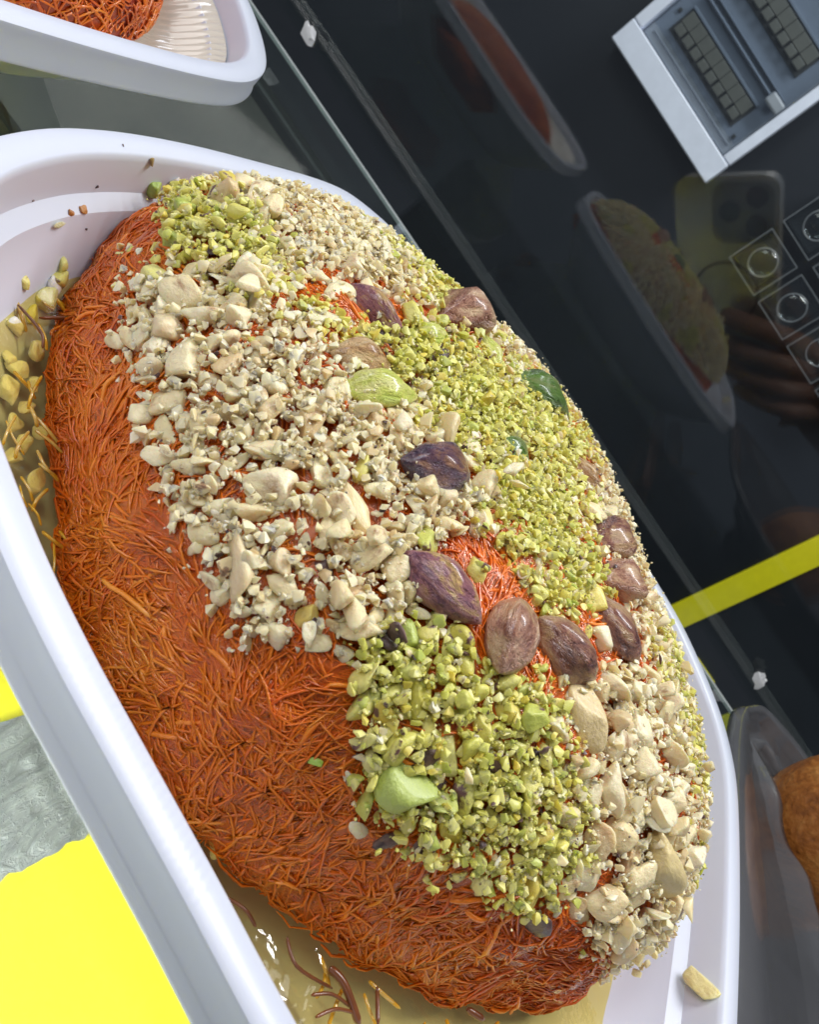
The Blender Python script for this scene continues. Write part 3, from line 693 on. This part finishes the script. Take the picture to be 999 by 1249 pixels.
def covered(P, s):
    x = proj(P); r = s * .35 / np.linalg.norm(P - CAMP) * FPX
    for a0, b0, w, k in caps:
        d = b0 - a0; t = np.clip(((x - a0) @ d) / max(d @ d, 1e-6), .32 if k > 1 else .1, .68 if k > 1 else .9)
        if np.hypot(*(x - a0 - d * t)) < w * k * .6 + r * .2: return True
    return False
COV = np.zeros(N0, bool)
for a0, b0, w, k in caps:
    d = b0 - a0; t = np.clip(((PX - a0) @ d) / max(d @ d, 1e-6), .32 if k > 1 else .1, .68 if k > 1 else .9); COV |= np.linalg.norm(PX - a0 - d * t[:, None], axis=1) < w * k * .6
allp = [q for q in pieces + top + fringe if not (VIS[q[4]] and covered(q[0], q[2]))]
def xf(p, n, s, sq=None):
    up = Vector(n).normalized(); q = up.to_track_quat('Z', 'X').to_matrix().to_4x4()
    tl = Matrix.Rotation(random.gauss(0, .45), 4, 'X') @ Matrix.Rotation(random.gauss(0, .45), 4, 'Y')
    return Matrix.Translation((np.asarray(p) + np.asarray(n) * s * .22).tolist()) @ q @ tl @ Matrix.Rotation(random.uniform(0, 6.283), 4, 'Z') @ Matrix.Diagonal((s * random.uniform(1., 1.35), s * random.uniform(.8, 1.3), s * random.uniform(.85, 1.4), 1))
LAB = {'c': ('cream chopped nut piece strewn over the orange pastry', 'chopped cream nuts on the pastry'),
       'g': ('yellow green chopped pistachio piece strewn over the orange pastry', 'chopped pistachios on the pastry'),
       's': ('small dark purple nut skin flake among the chopped nuts', 'nut skin flakes on the pastry')}
def zlabel(kd, i, s):
    if kd == 's': return LAB['s'][0], CATN['s'], LAB['s'][1]
    q = PX[i:i+1]; where = 'on the slope facing the glass screen'
    if VIS[i]:
        names = [(Z_GREEN[0], 'in the small green patch at the pastry end'), (Z_GREEN[3], 'in the coarse pistachio patch above bare pastry'), (Z_GREEN[1], 'in the fine pistachio band between the whole kernels'),
                 (Z_CREAM[0], 'in the wide cream patch beside bare pastry'), (Z_CREAM[1], 'at the pastry end near the plain tray'), (Z_CREAM[3], 'at the pastry end near the fried ball')]
        for poly, w in names:
            if inpoly(q, poly)[0]: where = w; break
        else: where = 'at the fringe of the nut topping'
    size = ('large ' if s > .0045 else 'small ' if s < .003 else 'medium ') if kd == 'c' else ('large ' if s > .0028 else 'small ' if s < .002 else 'medium ')
    return size + ('cream chopped nut ' if kd == 'c' else 'yellow green pistachio piece ') + where, CATN[kd], size + ('cream nuts ' if kd == 'c' else 'pistachio pieces ') + where
STUFFM = {'c': CREAM_S, 'g': GREEN_S, 's': SKIN}
def shard(seed):
    rs = random.Random(seed); bm = bmesh.new(); fz_ = rs.uniform(.55, .95); fy_ = rs.uniform(.6, 1.)
    for _ in range(13):
        d = Vector((rs.gauss(0, 1), rs.gauss(0, 1), rs.gauss(0, 1))).normalized() * rs.uniform(.34, .5); bm.verts.new((d.x, d.y * fy_, d.z * fz_))
    bmesh.ops.convex_hull(bm, input=bm.verts[:]); bmesh.ops.delete(bm, geom=[v for v in bm.verts if not v.link_faces], context='VERTS'); bm.verts.index_update()
    me = bpy.data.meshes.new('shard'); bm.to_mesh(me); bm.free(); return me
lowC = [shard(500 + i) for i in range(24)]
lowV = [(np.array([v.co[:] for v in m.vertices]), [tuple(p.vertices) for p in m.polygons]) for m in lowC]
for kd in 'cgs':
    L_ = [q for q in allp if q[3] == kd]
    score = [(q[2] / np.linalg.norm(q[0] - CAMP)) * (1 if VIS[q[4]] else .2) for q in L_]
    od = np.argsort(score)[::-1]; lim = 290 - sum(1 for h_ in HERO if h_[5] == kd)
    for k in od[:lim]:
        p, n, s, _, i = L_[k]; o = link(NAME[kd], random.choice(BASE[kd])); o.matrix_world = xf(p, n, s); tag(o, *zlabel(kd, i, s))
    rest = [L_[k] for k in od[lim:]]
    V = []; F = []; T = []; b = 0
    for p, n, s, _, i in rest:
        vv, ff = lowV[random.randrange(24)]; m = np.array(xf(p, n, s)); V.append(vv @ m[:3, :3].T + m[:3, 3]); F += [tuple(x + b for x in q) for q in ff]; b += len(vv); T += [random.random()] * len(vv)
    # crumbs and dust between the pieces
    ncr = {'c': 19000, 'g': 12500, 's': 900}[kd]; mk = {'c': zc | (zg & (rng.random(N0) < .12)), 'g': zg, 's': zc | zg}[kd]
    idx = rng.choice(np.nonzero(mk)[0], ncr)
    if kd == 'c':
        fz = np.nonzero(zf & zc)[0]; idx = np.concatenate([idx, rng.choice(fz, 1800)])
        ed = np.array([i for i in cand if near_zone(PX[i])]); idx = np.concatenate([idx, rng.choice(ed, 420)])
    pw = np.concatenate([rng.choice(np.nonzero(mk)[0], {'c': 4500, 'g': 3000, 's': 500}[kd])]); n_big = len(idx); idx = np.concatenate([idx, pw])
    for q_, i in enumerate(idx):
        if VIS[i] and COV[i] or (kd == 'c' and rightz[i] and rng.random() < .45): continue
        s = (.0004 + .0016 * rng.random() ** 1.7) * (.55 if kd == 's' else 1) if q_ < n_big else .00022 + .0003 * rng.random(); vv, ff = lowV[random.randrange(24)]
        m = np.array(xf(SP[i] + SNn[i] * (rng.random() * ((.0021 if q_ < n_big else .0030) if (zc[i] or zg[i]) else .0004)), SNn[i], s)); V.append(vv @ m[:3, :3].T + m[:3, 3]); F += [tuple(x + b for x in q) for q in ff]; b += len(vv); T += [random.random()] * len(vv)
    me = pmesh(NAME[kd] + '_crumbs', np.concatenate(V), F, True); me.set_sharp_from_angle(angle=math.radians(46)); tint_attr(me, T)
    o = link({'c': 'nut_crumbs', 'g': 'pistachio_crumbs', 's': 'skin_crumbs'}[kd], me, STUFFM[kd])
    tag(o, {'c': 'fine cream nut crumbs dusted over the pastry', 'g': 'fine green pistachio crumbs dusted over the pastry', 's': 'fine dark skin specks among the nuts'}[kd], 'crumbs', kind='stuff')

# ------------------------------------------------------------------ pieces in the syrup and on the tray
def ontray(px, py, zmin=None):
    d = ray(px, py); h_ = TB.ray_cast(Vector(CAMP), Vector(d).normalized())
    if h_[0] is None: return None, None
    p = np.array(h_[0]); n = np.array(h_[1]); n = n if n[2] > 0 else -n
    if zmin is not None and p[2] < zmin: p = onz(px, py, zmin); n = np.array([0, 0, 1.])
    return p, n
def drop(px, py, size_px, kd, lab, group=None, z=None, col=None, sh=.75, ang=None, flat=.7):
    p, n = ontray(px, py, z)
    if p is None: return
    a_ = random.uniform(0, math.pi) if ang is None else math.radians(ang); d0, d1 = ray(px, py), ray(px + 10 * math.cos(a_), py + 10 * math.sin(a_))
    k = (p - CAMP) @ n; ax = d1 * (k / (d1 @ n)) - d0 * (k / (d0 @ n)); ax /= np.linalg.norm(ax); bx = np.cross(n, ax)
    m = random.choice(BASE[kd]); m = toned(m, col, kd) if col else m; s = size_px / FPX * np.linalg.norm(p - CAMP)
    ext = max(abs(v.co.y) for v in m.vertices) * 2; exz = max(abs(v.co.z) for v in m.vertices) * 2
    o = link(NAME[kd], m); o.matrix_world = Matrix.Translation((p + n * s * .12).tolist()) @ Matrix(np.stack([ax, bx, n], 1).tolist()).to_4x4() @ Matrix.Diagonal((s, s * sh / ext, s * sh * flat / exz, 1)); tag(o, lab, CATN[kd], group)
for px, py, s in [(62, 352, 34), (18, 402, 44), (40, 432, 44), (20, 455, 36), (42, 470, 30), (32, 500, 34), (48, 528, 34), (42, 588, 42), (12, 560, 34), (10, 440, 40), (15, 520, 40), (10, 480, 44), (265, 1035, 44), (300, 1048, 34), (28, 540, 30)]:
    drop(px, py, s * .78, 'c', 'translucent cream nut piece soaking in the syrup beside the pastry', 'nut pieces soaking in the syrup', .0186, (.93, .88, .70))
for px, py, s in [(70, 340, 30), (52, 365, 38), (75, 325, 20), (38, 385, 26), (30, 345, 16)]:
    drop(px, py, s, 'g', 'wet pistachio piece soaking in the syrup beside the pastry', 'pistachio pieces soaking in the syrup', .0185)
drop(188, 227, 26, 'g', 'single green pistachio cube stuck on the tray wall', col=(.36, .48, .09))
drop(852, 1203, 54, 'c', 'pale yellow nut sliver stuck on the tray wall', col=(.80, .68, .32), sh=.45, ang=45, flat=.5)
drop(184, 198, 13, 'c', 'small brown crumb on the tray wall above the green cube', col=(.30, .20, .06))
drop(85, 259, 12, 'c', 'tiny orange brown crumb on the tray wall, darker of the pair', col=(.38, .15, .03))
drop(100, 257, 13, 'c', 'tiny orange brown crumb on the tray wall, lighter of the pair', col=(.46, .20, .05))
drop(70, 275, 22, 'g', 'flat pale green smear of pistachio on the tray wall', col=(.74, .74, .42), sh=.5, ang=-15, flat=.15)
drop(212, 222, 18, 'c', 'glossy pale nut bit on the tray wall next to the pastry', col=(.62, .56, .46))
for px, py, s in [(40, 245, 4), (118, 228, 5), (150, 178, 4), (105, 280, 4)]:
    drop(px, py, s, 's', 'tiny dark speck stuck on the white tray', 'specks on the white tray')
# soggy strands afloat: amber at the side, dark brown ones at the lower end
a = NT('dark_strand'); a.bsdf(a.mix(a.noise(a.coord(), 300), (.09, .022, .006), (.24, .075, .018)), .3, coat=.25, coat_r=.05); DSTR = a.m
a = NT('amber_strand'); a.bsdf(a.mix(a.noise(a.coord(), 200), (.55, .28, .03), (.75, .48, .10)), .2, coat=1, coat_r=.05, sss=.3); ASTR = a.m
def px_strand(pts, wpx, mat, lab, group, z=.0218):
    P = np.array([onz(x, y, z + .0004 * math.sin(i * 2)) for i, (x, y) in enumerate(pts)]); q = []
    for i in range(len(P) - 1):
        p0 = P[max(i-1, 0)]; p1 = P[i]; p2 = P[i+1]; p3 = P[min(i+2, len(P)-1)]
        for k in range(5): t = k / 5; q.append(.5*((2*p1)+(-p0+p2)*t+(2*p0-5*p1+4*p2-p3)*t*t+(-p0+3*p1-3*p2+p3)*t**3))
    q.append(P[-1]); q = np.array(q); r = wpx * .42 / FPX * np.linalg.norm(q.mean(0) - CAMP)
    v, f, t = tubes([q], [r], [.5], 8); me = pmesh('floating_strand', v, f); o = link('floating_strand', me, mat); tag(o, lab, 'strand', group)
for pts, w, lab in [([(402, 1180), (420, 1200), (438, 1249)], 11, 'thick shiny dark strand floating in the syrup at the pastry foot'),
                    ([(350, 1142), (362, 1178), (405, 1205)], 5, 'bent thin dark strand beside the thick shiny one'),
                    ([(380, 1213), (405, 1212), (428, 1228)], 5, 'short curved dark strand crossing the thick shiny one'),
                    ([(460, 1203), (461, 1249)], 6, 'straight dark strand standing apart in the syrup'),
                    ([(570, 1230), (590, 1243)], 9, 'stubby blackish strand at the pastry foot'),
                    ([(385, 1240), (410, 1230), (436, 1236)], 5, 'faint brown strand curling below the others'),
                    ([(22, 372), (50, 405), (52, 425)], 4, 'hooked dark strand among the soaked nut pieces'),
                    ([(48, 388), (88, 388)], 5, 'short dark strand lying level among the soaked nuts'),
                    ([(278, 1095), (300, 1110), (312, 1130)], 5, 'dark strand where the pastry meets the tray rim')]:
    px_strand(pts, w, DSTR, lab, None)
for k in range(34):
    if k < 26:
        y0 = random.uniform(330, 700); xl = 50 if y0 < 420 else 30; x0 = random.uniform(6, 60) if y0 < 600 else 10 + (y0 - 560) * .45 + random.uniform(0, 26)
    else: x0 = random.uniform(330, 640); y0 = 1120 + (x0 - 330) * .55 + random.uniform(0, 50); y0 = min(y0, 1246)
    a_ = random.uniform(.6, 2.2); l_ = random.uniform(22, 52)
    px_strand([(x0, y0), (x0 + l_ * math.cos(a_) * .5 + random.uniform(-4, 4), y0 + l_ * math.sin(a_) * .5), (x0 + l_ * math.cos(a_), y0 + l_ * math.sin(a_))], random.uniform(3, 5.5), ASTR,
              'amber soaked pastry strand floating in the syrup', 'amber strands in the syrup', .0208)

# ------------------------------------------------------------------ plain pastry in the other tray
def dome_small(cx2, cy2, a2, b2, h2, z2):
    NTT, NPP = 90, 30; t = np.linspace(0, 2*np.pi, NTT, endpoint=False); v = []; f = []
    for ph in np.linspace(0, math.pi/2*.98, NPP):
        s = math.cos(ph) ** .55 * (.72 + .28 * min(1, math.sin(ph) ** .6 * h2 / .011))
        for q in t:
            m = 1 + .05 * math.cos(3 * q + 1); p = Vector((cx2 + a2*s*m*math.cos(q), cy2 + b2*s*m*math.sin(q), z2 + h2*math.sin(ph)**.6))
            p += Vector((math.cos(q), math.sin(q), .7)) * (.0012 * noise.noise(p * 200)); v.append(p)
    for i in range(NPP - 1):
        for j in range(NTT): f.append((i*NTT+j, i*NTT+(j+1) % NTT, (i+1)*NTT+(j+1) % NTT, (i+1)*NTT+j))
    f.append(tuple((NPP-1)*NTT+j for j in range(NTT))); return v, f
v, f = dome_small(-.1490, .146, .054, .052, .030, .012); k2 = empty('shredded_pastry', (-.1535, .146, .012)); tag(k2, 'plain orange shredded pastry without nuts in the ribbed tray', 'pastry')
K2 = Matrix.Translation((.1535, -.146, -.012))
o = link('pastry_body', pmesh('pastry_body', v, f), BODY, k2); o.matrix_parent_inverse = K2
bv = BVHTree.FromPolygons([tuple(p) for p in v], f); paths = []
while len(paths) < 4500:
    h_ = bv.find_nearest(Vector(random.choice(v)) + Vector((random.gauss(0, .002), random.gauss(0, .002), random.gauss(0, .002))))
    if h_[0] is None: continue
    a_ = random.uniform(0, 6.28); l_ = random.uniform(.004, .014); c_ = random.gauss(0, .3); P = []; cur = h_[0].copy()
    for k in range(6):
        nr = bv.find_nearest(cur); P.append(np.array(nr[0]) + np.array((0, 0, 1.)) * random.uniform(0, .0002) + .0002); a_ += c_; tg_ = Vector((math.cos(a_), math.sin(a_), math.sin(a_ * 1.7))); tg_ -= nr[1] * tg_.dot(nr[1]); cur = nr[0] + tg_.normalized() * l_ / 5
    paths.append(np.array(P))
v, f, t = tubes(paths, [random.uniform(.00014, .00028) for _ in paths], [min(1, max(0, random.gauss(.4, .16))) for _ in paths]); me = pmesh('pastry_strands', v, f); tint_attr(me, t)
o = link('pastry_strands', me, STRAND, k2); o.matrix_parent_inverse = K2; o['kind'] = 'stuff'

# ------------------------------------------------------------------ dark plastic tray with a fried ball
a = NT('grey_clear_plastic'); c = a.coord(); b = a.bsdf(a.mix(a.noise(c, 20, 3), (.085, .085, .092), (.15, .15, .16)), .2, a.bump(a.noise(c, 60, 3, .5, .8), .3, .002), coat=.6, coat_r=.08)
tr = a.n('ShaderNodeBsdfTransparent'); tr.inputs[0].default_value = (.8, .8, .8, 1); mx = a.n('ShaderNodeMixShader'); mx.inputs[0].default_value = .72
a.l(tr.outputs[0], mx.inputs[1]); a.l(b.outputs[0], mx.inputs[2]); a.l(mx.outputs[0], a.out.inputs[0]); GPL = a.m
INN = [(.139, .236), (.1455, .226), (.152, .2165), (.159, .2055), (.1665, .196), (.174, .175), (.182, .14), (.19, .09), (.215, .075), (.27, .078), (.292, .13), (.292, .2), (.275, .238), (.22, .246), (.17, .247), (.147, .245)]
OUTR = [(.126, .236), (.1205, .226), (.118, .213), (.1170, .2000), (.1165, .185), (.1165, .165), (.117, .13), (.1175, .085), (.16, .056), (.29, .058), (.315, .13), (.315, .2), (.295, .252), (.22, .2590), (.165, .2585), (.137, .250)]
I_ = catmull(INN, 8); O_ = catmull(OUTR, 8); cI = np.array([.225, .17]); rings = []
wob = np.array([1 + .012 * math.sin(i * .9) + .02 * noise.noise(Vector((i * .31, 0, 0))) for i in range(len(I_))])
I_ = cI + (I_ - cI) * wob[:, None]
def rg(P, z, zn=0): return [(x, y, z + zn * noise.noise(Vector((x * 60, y * 60, 3)))) for x, y in P]
mixp = lambda t: O_ + (I_ - O_) * t
rings = [rg(cI + (I_ - cI) * .5, .004), rg(cI + (I_ - cI) * .86, .004), rg(cI + (I_ - cI) * .93, .008), rg(cI + (I_ - cI) * .985, .0225, .002), rg(I_, .0245, .003), rg(mixp(.06), .0258, .003), rg(mixp(.12), .0245, .002) if 0 else rg(mixp(.9), .0245, .003),
         rg(mixp(.68), .0205, .002), rg(mixp(.62), .0245, .001), rg(mixp(.32), .0255, .001), rg(mixp(.26), .0285), rg(mixp(.06), .0295), rg(O_, .0280), rg(O_, .0265), rg(mixp(.06), .0280), rg(mixp(.26), .0270), rg(mixp(.34), .0240), rg(mixp(.7), .0188), rg(cI + (I_ - cI) * .97, .020), rg(cI + (I_ - cI) * .9, .006), rg(cI + (I_ - cI) * .8, .001), rg(cI + (I_ - cI) * .5, .001)]
rings.pop(5)
v, f = loft(rings); o = link('plastic_tray', pmesh('plastic_tray', v, f), GPL); tag(o, 'dark grey see-through plastic tray with wavy lip holding a fried ball', 'tray')
a = NT('fried_crust'); c = a.coord(); f1 = a.noise(c, 130, 6, .65); f2 = a.noise(c, 700, 3)
col = a.ramp(a.math('ADD', a.math('MULTIPLY', f1, .7), a.math('MULTIPLY', f2, .3)), [(.3, (.16, .045, .008)), (.5, (.42, .14, .022)), (.7, (.62, .28, .07))])
a.bsdf(col, .5, a.bump(a.math('ADD', f1, f2), .6, .0012), sss=.1, coat=.15); CRUST = a.m
bm = bmesh.new(); bmesh.ops.create_icosphere(bm, subdivisions=5, radius=.0215)
for q in bm.verts: q.co *= 1 + .04 * noise.noise(q.co * 55) + .012 * noise.noise(q.co * 260)
me = bpy.data.meshes.new('fried_ball'); bm.to_mesh(me); bm.free(); me.polygons.foreach_set('use_smooth', [True] * len(me.polygons))
o = link('fried_ball', me, CRUST); o.location = (.1735, .2290, .0325); o.scale = (1.16, 1.10, 1.3); tag(o, 'round brown fried ball in the dark plastic tray', 'fried ball')

# ------------------------------------------------------------------ the phone that takes the picture, seen mirrored in the pane
ph = empty('phone', (0, 0, 0)); ph.matrix_world = Matrix.Translation(CAMP.tolist()) @ Rm; tag(ph, 'phone with three lenses mirrored in the dark glass pane', 'phone')
a = NT('phone_back'); c = a.coord(); a.bsdf(a.ramp(a.noise(c, 14, 2), [(.35, (.70, .74, .78)), (.65, (.80, .76, .62))]), .25, metal=.3, coat=.6); PB = a.m
PK = plain('phone_dark', (.02, .02, .025), .2, coat=1); PBU = plain('phone_bump', (.22, .23, .22), .3); PM = plain('phone_metal', (.35, .35, .33), .25, metal=.8)
def rrect(name, x0, x1, y0, y1, z0, z1, r, mat, parent=ph):
    P = []
    for qx, qy, s in ((x1-r, y1-r, 0), (x0+r, y1-r, 1), (x0+r, y0+r, 2), (x1-r, y0+r, 3)):
        for k in range(7): t = (s + k / 6) * math.pi / 2; P.append((qx + r*math.cos(t), qy + r*math.sin(t)))
    v, f = loft([[(x, y, z0) for x, y in P], [(x, y, z1) for x, y in P]]); return link(name, pmesh(name, v, f, False), mat, parent)
# local axes: x right, y up, -z towards the scene
rrect('back_cover', -.0465, .0315, -.140, .022, .004, .0125, .011, PB)
bump_ = rrect('camera_bump', -.0165, .0285, -.027, .018, .0018, .0038, .010, PBU)
for lx, ly in ((.0165, .0075), (.0165, -.0135), (-.003, -.003)):
    P = [(lx + .0078 * math.cos(t), ly + .0078 * math.sin(t)) for t in np.linspace(0, 2*math.pi, 28, endpoint=False)]
    v, f = loft([[(x, y, .0016) for x, y in P], [(x, y, .0010) for x, y in P]]); link('lens', pmesh('lens', v, f, False), PK, bump_)
v, f = torus(.025, .0012, 0); v = [(x - .0075, z - .068, .0036 + y) for x, y, z in v]; link('ring', pmesh('ring', v, f), PM, ph)

# ------------------------------------------------------------------ the hand round the phone, also only mirrored
a = NT('skin'); a.bsdf(a.mix(a.noise(a.coord(), 60, 4), (.24, .115, .07), (.34, .17, .11)), .5, sss=.2, rad=(.004, .002, .001)); HANDM = a.m
hv = [(.150, -.330, .075, .030, .026), (.105, -.245, .050, .027, .022), (.070, -.185, .030, .036, .022), (.058, -.150, .022, .032, .016)]; he = [(0, 1), (1, 2), (2, 3)]; root = 1
for chain in ([(.052, -.118, .016, .0105), (.040, -.098, -.004, .0092), (.014, -.086, -.010, .0084), (-.008, -.080, -.006, .0070)],
              [(.056, -.136, .016, .0105), (.042, -.120, -.006, .0094), (.012, -.108, -.012, .0086), (-.014, -.101, -.006, .0072)],
              [(.060, -.154, .018, .0100), (.044, -.142, -.006, .0090), (.014, -.130, -.011, .0082), (-.010, -.123, -.006, .0068)],
              [(.064, -.172, .020, .0090), (.048, -.163, -.004, .0080), (.022, -.152, -.009, .0072), (.002, -.145, -.005, .0060)],
              [(.050, -.158, .034, .0120), (.028, -.130, .032, .0105), (.010, -.108, .026, .0095), (-.004, -.092, .0215, .0080)]):
    prev = 2 if chain[0][1] < -.15 else 3
    for c_ in chain: hv.append((c_[0], c_[1], c_[2], c_[3], c_[3])); he.append((prev, len(hv) - 1)); prev = len(hv) - 1
me = bpy.data.meshes.new('hand'); me.from_pydata([q[:3] for q in hv], he, []); hand = link('hand', me); me.materials.append(HANDM)
md = hand.modifiers.new('skin', 'SKIN'); md.use_smooth_shade = True
for i_, q in enumerate(hv): me.skin_vertices[0].data[i_].radius = (q[3], q[4]); me.skin_vertices[0].data[i_].use_root = (i_ == root)
sub_ = hand.modifiers.new('smooth', 'SUBSURF'); sub_.levels = 2; sub_.render_levels = 2
hand.matrix_world = ph.matrix_world.copy(); tag(hand, 'hand holding the phone mirrored in the glass screen', 'hand')
